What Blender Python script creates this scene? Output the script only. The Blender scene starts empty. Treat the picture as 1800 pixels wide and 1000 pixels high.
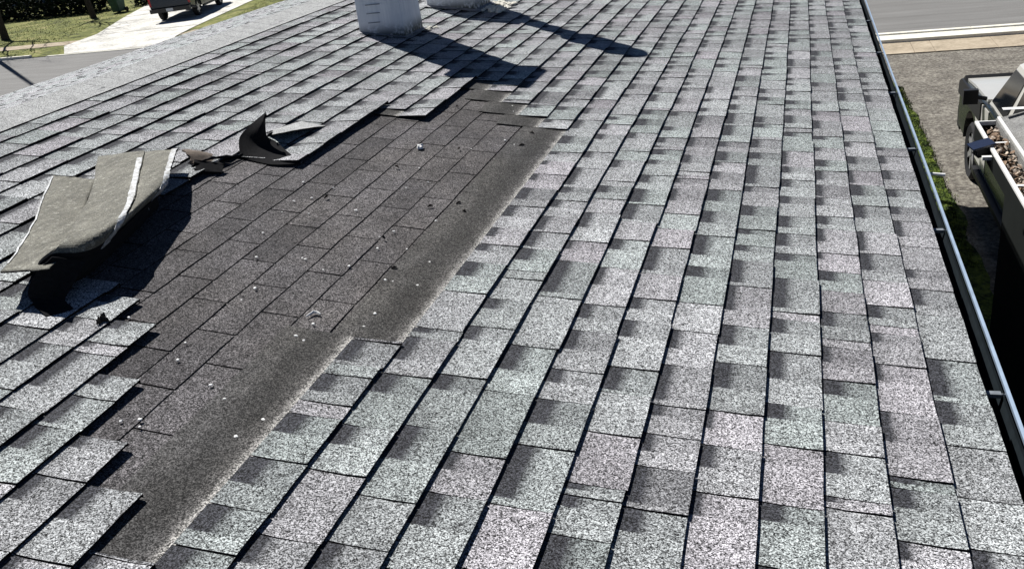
import bpy, bmesh, math, random
from mathutils import Vector, Matrix, noise
R=math.radians
random.seed(7)
scene=bpy.context.scene
COL=scene.collection
# ------------------------------------------------------------------ camera
cam=bpy.data.cameras.new('camera'); co=bpy.data.objects.new('camera',cam); COL.objects.link(co)
cam.sensor_width=36; cam.lens=1568.07/1800*36; cam.clip_start=.05; cam.clip_end=1500
Mx=((0.952256,0.007721,-0.305202),(0.277481,-0.438813,0.854662),(-0.127328,-0.898545,-0.420005))
m=Matrix.Identity(4)
for i in range(3):
    m[i][0]=Mx[i][0]; m[i][1]=-Mx[i][1]; m[i][2]=-Mx[i][2]
m[0][3],m[1][3],m[2][3]=-0.482392,0.0,4.441387
co.matrix_world=m
scene.camera=co
# ------------------------------------------------------------------ light
L=Vector((1,-.80,-1.60)).normalized()
elev=math.asin(-L.z)
w=bpy.data.worlds.new('World'); scene.world=w; w.use_nodes=True
nt=w.node_tree; bg=nt.nodes['Background']; sky=nt.nodes.new('ShaderNodeTexSky')
sky.sky_type='NISHITA'; sky.sun_disc=False; sky.sun_elevation=elev
sky.sun_rotation=math.atan2(-L.x,-L.y)
sky.altitude=3500; sky.dust_density=0; sky.air_density=.6; sky.ozone_density=2.5
nt.links.new(sky.outputs[0],bg.inputs[0]); bg.inputs[1].default_value=.05
sl=bpy.data.lights.new('sun','SUN'); sl.energy=5; sl.angle=R(.5); sl.color=(1,.975,.94)
so=bpy.data.objects.new('sun',sl); COL.objects.link(so); so.rotation_euler=L.to_track_quat('-Z','Y').to_euler()
so.location=(-20,16,32)
scene.view_settings.view_transform='Standard'; scene.view_settings.look='None'
scene.view_settings.exposure=.58; scene.view_settings.gamma=1
# ------------------------------------------------------------------ helpers
TH=R(9.5); CS,SN=math.cos(TH),math.sin(TH); EAVE=3.0; E=.143
def RP(u,v,h=0):   # front roof slope: u up the slope from the eave, v along it, h above it
    return Vector((-CS*u+SN*h, v, EAVE+SN*u+CS*h))
class MB:
    def __init__(s): s.v=[];s.f=[];s.uv=[];s.c=[];s.mi=[]
    def face(s,pts,uv=None,c=(.5,.5,.5,1),mi=0):
        n=len(s.v); s.v+= [tuple(p) for p in pts]; s.f.append(tuple(range(n,n+len(pts))))
        s.uv.append(uv or [(0,0)]*len(pts)); s.c.append(c); s.mi.append(mi)
    def box(s,x0,x1,y0,y1,z0,z1,mi=0,c=(.5,.5,.5,1),T=None):
        P=[Vector((x,y,z)) for z in (z0,z1) for y in (y0,y1) for x in (x0,x1)]
        if T: P=[T@p for p in P]
        for q in ((0,2,3,1),(4,5,7,6),(0,1,5,4),(2,6,7,3),(0,4,6,2),(1,3,7,5)):
            s.face([P[i] for i in q],c=c,mi=mi)
    def tube(s,pts,rad,n=8,mi=0,cap=True):
        rings=[]
        up=Vector((0,0,1))
        for i,p in enumerate(pts):
            p=Vector(p); d=Vector(pts[min(i+1,len(pts)-1)])-Vector(pts[max(i-1,0)]); d.normalize()
            a=d.cross(up if abs(d.z)<.95 else Vector((1,0,0))).normalized(); b=d.cross(a)
            r=rad[i] if hasattr(rad,'__len__') else rad
            rings.append([p+(a*math.cos(2*math.pi*k/n)+b*math.sin(2*math.pi*k/n))*r for k in range(n)])
        for i in range(len(rings)-1):
            for k in range(n):
                s.face([rings[i][k],rings[i][(k+1)%n],rings[i+1][(k+1)%n],rings[i+1][k]],mi=mi)
        if cap: s.face(rings[0][::-1],mi=mi); s.face(rings[-1],mi=mi)
    def prism(s,poly,x0,x1,mi=0):      # polygon in (y,z) extruded along x
        a=[Vector((x0,y,z)) for y,z in poly]; b=[Vector((x1,y,z)) for y,z in poly]
        s.face(a,mi=mi); s.face(b[::-1],mi=mi)
        for i in range(len(poly)):
            j=(i+1)%len(poly); s.face([a[j],a[i],b[i],b[j]],mi=mi)
    def build(s,name,mats,parent=None,smooth=False,merge=False,bevel=0,loc=None):
        me=bpy.data.meshes.new(name)
        off=Vector((0,0,0))
        if parent is not None: off=Vector(parent['_w']) if '_w' in parent else off
        if loc is not None: off=Vector(loc)
        me.from_pydata([tuple(Vector(p)-off) for p in s.v],[],s.f)
        if not hasattr(mats,'__len__'): mats=[mats]
        for k in mats: me.materials.append(k)
        me.uv_layers.new(name='UVMap'); me.color_attributes.new('cell','FLOAT_COLOR','CORNER'); uvl=me.uv_layers['UVMap']; ca=me.color_attributes['cell']
        li=0
        for fi,f in enumerate(s.f):
            me.polygons[fi].material_index=s.mi[fi]; me.polygons[fi].use_smooth=smooth
            for k in range(len(f)):
                uvl.data[li].uv=s.uv[fi][k]; ca.data[li].color=s.c[fi]; li+=1
        if merge:
            bm=bmesh.new(); bm.from_mesh(me); bmesh.ops.remove_doubles(bm,verts=bm.verts,dist=1e-4)
            bmesh.ops.recalc_face_normals(bm,faces=bm.faces); bm.to_mesh(me); bm.free()
        o=bpy.data.objects.new(name,me); COL.objects.link(o)
        if parent is not None:
            o.parent=parent; o['_w']=tuple(off)
        elif loc is not None: o.location=loc; o['_w']=tuple(off)
        if bevel:
            b=o.modifiers.new('bevel','BEVEL'); b.width=bevel; b.segments=2; b.limit_method='ANGLE'; b.angle_limit=R(35)
        return o
def tag(o,label=None,cat=None,group=None,kind=None):
    if label:o['label']=label
    if cat:o['category']=cat
    if group:o['group']=group
    if kind:o['kind']=kind
    return o
def thing(name,loc,label,cat,group=None):
    o=bpy.data.objects.new(name,None); COL.objects.link(o); o.location=loc; o['_w']=tuple(loc); o.empty_display_size=.2
    return tag(o,label,cat,group)
# ------------------------------------------------------------------ materials
class NT:
    def __init__(s,name,rough=.9,spec=.3):
        s.m=bpy.data.materials.new(name); s.m.use_nodes=True; s.t=s.m.node_tree
        s.b=s.t.nodes['Principled BSDF']; s.b.inputs['Roughness'].default_value=rough
        s.b.inputs['Specular IOR Level'].default_value=spec
        s.tc=s.t.nodes.new('ShaderNodeTexCoord')
    def n(s,ty,**k):
        x=s.t.nodes.new('ShaderNode'+ty)
        for a,b in k.items():
            if a in x.inputs.keys() if isinstance(a,str) else False: s.put(x.inputs[a],b)
            else: setattr(x,a,b)
        return x
    def put(s,inp,val):
        if isinstance(val,bpy.types.NodeSocket): s.t.links.new(val,inp)
        else: inp.default_value=val
    def math(s,op,a,b=0,clamp=False):
        x=s.t.nodes.new('ShaderNodeMath'); x.operation=op; x.use_clamp=clamp; s.put(x.inputs[0],a); s.put(x.inputs[1],b); return x.outputs[0]
    def noise(s,scale,detail=2,rough=.5,vec=None,dist=0):
        x=s.t.nodes.new('ShaderNodeTexNoise'); x.inputs['Scale'].default_value=scale; x.inputs['Detail'].default_value=detail
        x.inputs['Roughness'].default_value=rough; x.inputs['Distortion'].default_value=dist
        s.t.links.new(vec or s.tc.outputs['Object'],x.inputs['Vector']); return x.outputs['Fac']
    def cells(s,scale,vec=None):
        x=s.t.nodes.new('ShaderNodeTexVoronoi'); x.inputs['Scale'].default_value=scale
        s.t.links.new(vec or s.tc.outputs['Object'],x.inputs['Vector'])
        y=s.t.nodes.new('ShaderNodeSeparateColor'); s.t.links.new(x.outputs['Color'],y.inputs[0]); return y.outputs[0],x.outputs['Distance'],y.outputs[1]
    def ramp(s,fac,stops,interp='LINEAR'):
        x=s.t.nodes.new('ShaderNodeValToRGB'); x.color_ramp.interpolation=interp
        el=x.color_ramp.elements
        while len(el)<len(stops): el.new(.5)
        for e,(p,c) in zip(el,stops):
            e.position=p; e.color=(c,c,c,1) if not hasattr(c,'__len__') else (*c,1)
        s.t.links.new(fac,x.inputs[0]); return x.outputs[0]
    def mr(s,val,a,b,c=0,d=1,smooth=False):
        x=s.t.nodes.new('ShaderNodeMapRange'); s.put(x.inputs[0],val)
        if smooth: x.interpolation_type='SMOOTHSTEP'
        for i,q in enumerate((a,b,c,d)): s.put(x.inputs[i+1],q)
        return x.outputs[0]
    def mix(s,fac,a,b,mode='MIX'):
        x=s.t.nodes.new('ShaderNodeMix'); x.data_type='RGBA'; x.blend_type=mode
        s.put(x.inputs[0],fac)
        for i,q in ((6,a),(7,b)):
            if isinstance(q,bpy.types.NodeSocket): s.t.links.new(q,x.inputs[i])
            else: x.inputs[i].default_value=(*q,1) if hasattr(q,'__len__') else (q,q,q,1)
        return x.outputs[2]
    def col(s,c):
        if isinstance(c,bpy.types.NodeSocket): s.t.links.new(c,s.b.inputs['Base Color'])
        else: s.b.inputs['Base Color'].default_value=(*c,1)
        return s
    def bump(s,h,strength=.5,dist=.002):
        x=s.t.nodes.new('ShaderNodeBump'); x.inputs['Strength'].default_value=strength; x.inputs['Distance'].default_value=dist
        s.t.links.new(h,x.inputs['Height']); s.t.links.new(x.outputs[0],s.b.inputs['Normal']); return s
def simple(name,c,rough=.7,spec=.4,metal=0,var=.15,scale=6):
    q=NT(name,rough,spec); q.b.inputs['Metallic'].default_value=metal
    if var:
        n=q.noise(scale,4,.6); q.col(q.mix(1.0,c,q.ramp(n,[(.25,1-var),(.75,1+var)]),'MULTIPLY'))
    else: q.col(c)
    return q.m
def granules(q,lo=.25,hi=1.75):
    a,_,b=q.cells(400); n2,_,_=q.cells(230)
    g=q.math('ADD',q.math('MULTIPLY',a,.70),q.math('MULTIPLY',n2,.30))
    return q.ramp(g,[(.18,lo),(.40,lo+(1-lo)*.55),(.55,1.02),(.82,hi)])
def shingle_mat():
    q=NT('shingle_granules',.92,.25)
    uv=q.n('UVMap',uv_map='UVMap'); sp=q.n('SeparateXYZ'); q.t.links.new(uv.outputs[0],sp.inputs[0])
    S,T=sp.outputs[0],sp.outputs[1]
    at=q.n('Attribute',attribute_name='cell'); sc=q.n('SeparateColor'); q.t.links.new(at.outputs['Color'],sc.inputs[0])
    tone,pl,tint=sc.outputs[0],sc.outputs[1],sc.outputs[2]
    wob=q.math('MULTIPLY',q.math('SUBTRACT',q.noise(90,4,.7),.5),.07)
    Tn=q.math('ADD',T,wob); Sn=q.math('ADD',S,wob)
    # printed shadow band of dark granules beside the course above
    pm=q.mr(Tn,q.math('SUBTRACT',1.0,pl),q.math('SUBTRACT',1.02,pl))
    sm=q.mr(Sn,q.math('ADD',.30,q.math('MULTIPLY',tint,.42)),q.math('ADD',.80,q.math('MULTIPLY',tint,.14)),0,1,True)
    patch=q.math('MULTIPLY',q.math('MULTIPLY',pm,sm),.88)
    wide=q.math('MULTIPLY',pm,q.mr(tone,0,1,.34,.08))            # that tab's whole blend is a little darker
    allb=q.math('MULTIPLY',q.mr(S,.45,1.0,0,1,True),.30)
    base=q.mix(tint,(.312,.342,.334),(.346,.333,.350))
    n=q.noise(9,4,.6); n3=q.noise(1.1,3,.6)
    base=q.mix(1,base,q.mr(tone,0,1,.70,1.20),'MULTIPLY')
    base=q.mix(1,base,q.ramp(n,[(.3,.90),(.7,1.10)]),'MULTIPLY')
    base=q.mix(1,base,q.ramp(n3,[(.3,.86),(.7,1.10)]),'MULTIPLY'); sx=q.n('Mapping'); sx.inputs['Scale'].default_value=(.8,5,1); q.t.links.new(q.tc.outputs['Object'],sx.inputs[0]); base=q.mix(1,base,q.ramp(q.noise(2.2,5,.7,vec=sx.outputs[0]),[(.32,.90),(.6,1.05)]),'MULTIPLY')
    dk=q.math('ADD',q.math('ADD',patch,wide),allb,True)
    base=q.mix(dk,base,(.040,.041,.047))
    g=granules(q,.02,2.25)
    q.col(q.mix(1,base,g,'MULTIPLY'))
    q.bump(g,.65,.0018)
    return q.m
def dark_shingle(name,c,lo=.3,hi=1.9,dust=False):
    q=NT(name,.93,.2)
    n=q.noise(5,4,.6); n2=q.noise(1.6,3,.6)
    b=q.mix(1,c,q.ramp(n,[(.3,.72),(.7,1.25)]),'MULTIPLY'); n9=q.noise(38,5,.75); b=q.mix(1,b,q.ramp(n9,[(.35,.78),(.65,1.2)]),'MULTIPLY')
    b=q.mix(q.mr(n2,.4,.62),b,q.mix(1,b,(1.03,1.01,.96),'MULTIPLY'))
    at=q.n('Attribute',attribute_name='cell'); sc=q.n('SeparateColor'); q.t.links.new(at.outputs['Color'],sc.inputs[0])
    b=q.mix(1,b,q.mr(sc.outputs[0],0,1,.68,1.30),'MULTIPLY')
    if dust:   # granule dust washed against the lower edge, and a bare sealant strip
        uv=q.n('UVMap',uv_map='UVMap'); sp=q.n('SeparateXYZ'); q.t.links.new(uv.outputs[0],sp.inputs[0])
        S=sp.outputs[0]
        wn=q.math('ADD',S,q.math('MULTIPLY',q.math('SUBTRACT',q.noise(14,3),.5),.14))
        line=q.mr(wn,.17,.02,0,1,True)
        b=q.mix(q.math('MULTIPLY',line,.85),b,(.33,.32,.30))
        seal=q.math('MULTIPLY',q.mr(wn,.16,.34,0,1,True),q.mr(wn,.82,.5,0,1,True))
        b=q.mix(q.math('MULTIPLY',seal,.5),b,(.016,.016,.015))
    g=granules(q,lo,hi)
    b=q.mix(1,b,g,'MULTIPLY')
    q.col(b); q.bump(g,.5,.0015); return q.m
M_sh=shingle_mat()
M_old=dark_shingle('old_layer_granules',(.077,.073,.075),.03,2.8)
M_head=dark_shingle('headlap_granules',(.070,.068,.067),.15,2.4,True)
M_edge=simple('asphalt_edge',(.011,.011,.012),.95,.08,0,.3,80)
M_deck=simple('roofing_felt',(.03,.03,.03),.95,.1,0,.3,30)
q=NT('ridge_cap_granules',.95,.2); g=granules(q,.35,1.6)
q.col(q.mix(1,q.mix(1,(.36,.365,.36),q.ramp(q.noise(12,4,.6),[(.3,.85),(.7,1.12)]),'MULTIPLY'),g,'MULTIPLY')); q.bump(g,.4,.0015); M_cap=q.m
def flapmat():
    q=NT('shingle_backing',.8,.3)
    a=q.noise(45,5,.7); n=q.noise(7,4,.6); n4=q.noise(260,2,.6)
    b=q.mix(q.ramp(n,[(.35,0),(.7,1)]),(.105,.101,.080),(.155,.150,.122))
    b=q.mix(q.ramp(a,[(.54,0),(.70,.75)]),b,(.34,.335,.29))
    b=q.mix(1,b,q.ramp(n4,[(.35,.60),(.65,1.35)]),'MULTIPLY')
    gg,_,_=q.cells(300); b=q.mix(1,b,q.ramp(gg,[(0,.7),(1,1.3)]),'MULTIPLY')
    st_=q.n('Mapping'); st_.inputs['Rotation'].default_value=(0,0,.5); st_.inputs['Scale'].default_value=(9,2,4); q.t.links.new(q.tc.outputs['Object'],st_.inputs[0]); b=q.mix(1,b,q.ramp(q.noise(5,5,.7,vec=st_.outputs[0]),[(.35,.72),(.65,1.25)]),'MULTIPLY')
    q.col(b); q.bump(n4,.9,.002); return q.m
M_back=flapmat()
q=NT('release_film',.5,.5); a=q.noise(55,5,.75); b=q.noise(16,3,.6)
q.col(q.mix(q.ramp(a,[(.42,0),(.58,1)]),(.20,.195,.17),q.mix(q.ramp(b,[(.3,0),(.7,1)]),(.40,.42,.44),(.56,.58,.60)))); M_strip=q.m
M_vent=simple('galvanised_chimney_paint',(.60,.61,.63),.6,.4,0,.10,9)
q=NT('chimney_paint',.6,.4)
mp=q.n('Mapping'); mp.inputs['Scale'].default_value=(14,14,1.6); q.t.links.new(q.tc.outputs['Object'],mp.inputs[0])
st=q.noise(2.5,5,.65,vec=mp.outputs[0])
sz=q.n('SeparateXYZ'); q.t.links.new(q.tc.outputs['Object'],sz.inputs[0])
moss=q.math('MULTIPLY',q.mr(sz.outputs[2],.11,.0,0,1,True),q.ramp(q.noise(22,4,.7),[(.30,0),(.5,1)]))
q.col(q.mix(moss,q.mix(q.ramp(st,[(.35,0),(.7,1)]),(.68,.70,.73),(.84,.85,.86)),(.055,.06,.05))); M_vent=q.m
M_louv=simple('louvre_slot',(.22,.23,.25),.7,.3,0,.2,20)
M_flash=simple('lead_flashing',(.20,.20,.21),.7,.4,.2,.4,20)
M_seal=simple('cracked_sealant',(.62,.60,.52),.8,.3,0,.35,60)
q=NT('gutter_metal',.38,.6); q.b.inputs['Metallic'].default_value=.35
q.col(q.mix(q.ramp(q.noise(20,5,.7),[(.4,0),(.75,.8)]),(.022,.030,.036),(.010,.013,.014))); M_gut=q.m
M_lip=simple('gutter_lip_enamel',(.30,.38,.48),.28,.6,.2,.2,14)
M_hang=simple('galvanised_hanger',(.20,.22,.24),.5,.5,.4,.4,40)
M_chip=simple('white_chip',(.72,.72,.70),.7,.3,0,.2,200)
M_twig=simple('dark_debris',(.035,.03,.026),.9,.1,0,.3,90)
# site
def groundmat(name,stops,sc1,sc2,rough=.95,bump=0):
    q=NT(name,rough,.2); a=q.noise(sc1,6,.7); b=q.noise(sc2,5,.65)
    g=q.math('ADD',q.math('MULTIPLY',a,.5),q.math('MULTIPLY',b,.5))
    q.col(q.ramp(g,stops)); 
    if bump: q.bump(a,bump,.03)
    return q.m
M_lawn=groundmat('lawn_grass',[(.40,(.050,.046,.022)),(.47,(.095,.110,.028)),(.53,(.165,.175,.045)),(.60,(.26,.23,.11))],5,.7,bump=.8)
M_ground=groundmat('bare_soil',[(.38,(.030,.028,.024)),(.5,(.06,.055,.045)),(.62,(.11,.10,.08))],9,.9,bump=.5)
q=NT('weathered_driveway',.95,.2); a=q.noise(16,8,.8); b=q.noise(2.0,5,.7); c_,d_,e_=q.cells(26)
mp=q.n('Mapping'); mp.inputs['Scale'].default_value=(1,1.7,1); q.t.links.new(q.tc.outputs['Object'],mp.inputs[0]); a2=q.noise(30,6,.85,vec=mp.outputs[0])
g=q.math('ADD',q.math('ADD',q.math('MULTIPLY',a,.45),q.math('MULTIPLY',a2,.3)),q.math('MULTIPLY',b,.25))
q.col(q.mix(q.mr(c_,.75,.9,0,.35),q.ramp(g,[(.41,(.045,.040,.036)),(.475,(.125,.112,.096)),(.53,(.20,.185,.155)),(.60,(.40,.375,.32))]),(.38,.36,.31))); q.bump(a,.9,.03); M_drive=q.m
q=NT('street_asphalt',.9,.3)
mp=q.n('Mapping'); mp.inputs['Scale'].default_value=(.25,2.6,1); q.t.links.new(q.tc.outputs['Object'],mp.inputs[0])
a=q.noise(1.3,6,.7,vec=mp.outputs[0]); b=q.noise(90,2,.6); sc_=q.noise(.5,3)
q.col(q.mix(1,q.mix(q.ramp(a,[(.35,0),(.65,1)]),(.135,.132,.125),(.185,.182,.174)),q.ramp(b,[(.3,.62),(.7,1.38)]),'MULTIPLY')); M_street=q.m
M_conc=groundmat('pale_concrete',[(.38,(.30,.29,.26)),(.47,(.50,.49,.45)),(.60,(.70,.68,.63))],12,1.0)
M_kerb=groundmat('kerb_concrete',[(.35,(.50,.49,.43)),(.5,(.66,.64,.56)),(.65,(.75,.73,.66))],18,2)
M_walk=groundmat('tan_pavement',[(.35,(.22,.185,.135)),(.5,(.36,.30,.22)),(.65,(.46,.395,.30))],14,1.6)
M_joint=simple('joint',(.08,.07,.055),.95,.1)
M_moss=groundmat('moss',[(.40,(.008,.012,.004)),(.47,(.03,.05,.008)),(.52,(.075,.11,.016)),(.60,(.15,.19,.03))],24,5,bump=.8)
M_bark=simple('bark',(.045,.038,.032),.95,.1,0,.35,20)
M_hedge=simple('evergreen_leaves',(.012,.020,.010),.8,.2,0,.4,5)
M_bin=simple('green_bin_plastic',(.012,.055,.035),.55,.4,0,.15,4)
M_rub=simple('tyre_rubber',(.015,.015,.016),.85,.3,0,.15,10)
M_rim=simple('alloy_rim',(.45,.45,.46),.35,.5,.7,.1,10)
M_glass=simple('dark_window_glass',(.006,.008,.011),.12,.25,0,.1,4)
M_black=simple('black_plastic',(.012,.012,.013),.5,.4,0,.2,8)
M_tail=simple('red_lens',(.35,.01,.015),.25,.5,0,.05,8)
M_lamp=simple('headlamp_lens',(.6,.6,.6),.15,.6,0,.05,8)
M_navy=simple('dark_blue_car_paint',(.012,.020,.035),.22,.6,.2,.05,3)
M_pearl=simple('silver_white_car_paint',(.55,.54,.50),.25,.6,.1,.05,3)
M_dgreen=simple('black_green_car_paint',(.010,.014,.012),.25,.5,0,.05,3)
M_chrome=simple('chrome',(.35,.36,.38),.2,.6,.9,.05,8)
M_plate=simple('licence_plate',(.45,.47,.5),.5,.4,0,.1,50)
M_wall=simple('cream_siding',(.48,.45,.38),.8,.3,0,.08,3)
M_dwall=simple('dark_green_shed_siding',(.010,.012,.011),.85,.1,0,.2,3)
M_white=simple('white_enamel',(.78,.78,.76),.35,.5,0,.06,12)
M_roofgrey=dark_shingle('grey_shed_roofing',(.20,.20,.195),.5,1.5)
M_leaf=simple('dead_leaves',(.22,.15,.10),.8,.3,0,.6,30)
M_leaf2=simple('pale_dead_leaves',(.50,.42,.34),.8,.3,0,.4,30)
M_solar=simple('blue_solar_panel',(.013,.017,.036),.25,.6,0,.15,20)
M_brick=simple('grey_blue_siding',(.16,.19,.23),.8,.3,0,.12,3)
M_steel=simple('lamp_post_steel',(.25,.26,.26),.5,.5,.4,.1,5)
# ------------------------------------------------------------------ setting
def sheet(name,poly,z,mat,holes=None):
    b=MB(); b.face([(x,y,z) for x,y in poly]); o=b.build(name,mat); return tag(o,kind='structure')
def rect(x0,x1,y0,y1): return [(x0,y0),(x1,y0),(x1,y1),(x0,y1)]
sheet('ground',rect(-600,600,-600,900),-.012,M_ground)
sheet('street',rect(-300,300,21.85,29.3),0.0,M_street)
sheet('near_verge',rect(-300,-2.5,15,21.35),0.0,M_lawn)
sheet('driveway',rect(1.9,9.5,-6,19.8),0.0,M_drive)
# ragged mossy verge between wall and driveway
b=MB(); random.seed(3)
ys=[-6+i*.25 for i in range(104)]; ys[-1]=19.8
ed=[(1.33 if y>11.5 else 1.38)+.09*noise.noise(Vector((0,y*1.6,0)))+.05*noise.noise(Vector((5,y*6,0))) - max(0,(y-15)*.07) for y in ys]
b2=MB()
for i in range(len(ys)-1):
    b2.face([(ed[i]-.03,ys[i],.0),(1.9,ys[i],.0),(1.9,ys[i+1],.0),(ed[i+1]-.03,ys[i+1],.0)])
o=b2.build('driveway_edge',M_drive); tag(o,kind='structure'); 
sd=sheet('side_verge',rect(-.4,1.6,-6,19.8),-.006,M_ground)
for i in range(len(ys)-1):
    b.face([(.9,ys[i],.02),(ed[i],ys[i],.012),(ed[i+1],ys[i+1],.012),(.9,ys[i+1],.02)])
def tufts(b,pts,h,wd,mi=0):
    for x,y in pts:
        a=random.random()*6.28; hh=h*random.uniform(.5,1.3); lx,ly=random.uniform(-.5,.5)*hh,random.uniform(-.5,.5)*hh
        dx,dy=math.cos(a)*wd,math.sin(a)*wd
        b.face([(x-dx,y-dy,0),(x+dx,y+dy,0),(x+lx,y+ly,hh)],mi=mi)
pts=[]
for i in range(9000):
    y=random.uniform(9.5,17.2); x=random.uniform(1.10,1.35-max(0,(y-14)*.03)+.05*noise.noise(Vector((0,y*2.2,3))))+random.gauss(0,.02); pts.append((x,y))
tufts(b,pts,.035,.006)
o=b.build('mossy_grass',M_moss); tag(o,'bright green mossy grass strip between the gutter and the driveway','grass',kind='stuff')
# kerbs and pavement
b=MB(); 
x=-60
while x<40:
    x1=x+3.0; b.box(x,x1-.012,21.35,21.50,-.1,.12); b.box(x,x1-.012,21.502,21.85,-.1,.012); x=x1
tag(b.build('near_kerb',M_kerb),kind='structure')
b=MB(); b.box(-60,40,20.86,21.345,-.1,.09); tag(b.build('kerb_apron',M_kerb),kind='structure')
b=MB(); x=-58.9; xs=[0]
for x0,x1 in [(-2.0,.35),(.36,1.74),(1.75,2.12),(2.13,3.26),(3.27,4.6),(4.61,6.0),(6.01,7.4),(7.41,8.8)]: b.box(x0,x1,19.8,20.85,-.1,.022)
x=-60
while x<-2.1: b.box(x,x+1.39,19.8,20.85,-.1,.05); x+=1.4
tag(b.build('pavement',M_walk,bevel=.008),kind='structure')
b=MB(); x=-60
while x<40:
    if not(-29.8<x+1.5<-23): b.box(x,x+2.988,29.3,29.45,-.1,.10)
    x+=3
b.box(-29.2,-23.3,29.3,29.45,-.1,.02)
tag(b.build('far_kerb',M_kerb),kind='structure')
b=MB(); DR=[(-28.4,29.46),(-23.5,29.46),(-24.6,31.6),(-25.3,34),(-27.2,42),(-28.6,48),(-37.5,48),(-33.7,39.8),(-30.9,34.4),(-30.3,31.6)]
b.face([(x,y,.03) for x,y in DR]); tag(b.build('far_driveway',M_conc),kind='structure')
for nm,p in (('far_lawn',rect(-90,-5,29.46,62)),): sheet(nm,p,.006,M_lawn)
sheet('far_pavement',rect(-90,-30.4,31.9,33.0),.018,M_walk); sheet('far_pavement_east',rect(-24.7,-5,31.9,33.0),.018,M_walk)
# tracks of old tyre marks/joints across the far driveway
b=MB()
for y,xa,xb in ((34.2,-30.8,-25.4),(38.0,-32.7,-26.3),(42.0,-34.5,-27.3)): b.box(xa,xb,y,y+.05,.03,.034)
tag(b.build('driveway_joint',M_joint),kind='structure')
random.seed(11)
b=MB(); pts=[]
for i in range(15000):
    x=random.uniform(-42,-20); y=random.uniform(29.5,46)
    if -31<x+(y-30)*.35<-22.5 and y>29 or 31.8<y<33.1: continue
    pts.append((x,y))
for i in range(2500): pts.append((random.uniform(-32,-20),random.uniform(17.5,21.3)))
tufts(b,pts,.055,.016)
o=b.build('lawn_grass',M_lawn); tag(o,'sunlit yellow green lawn grass across the street beside the driveway','grass',kind='stuff')
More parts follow.
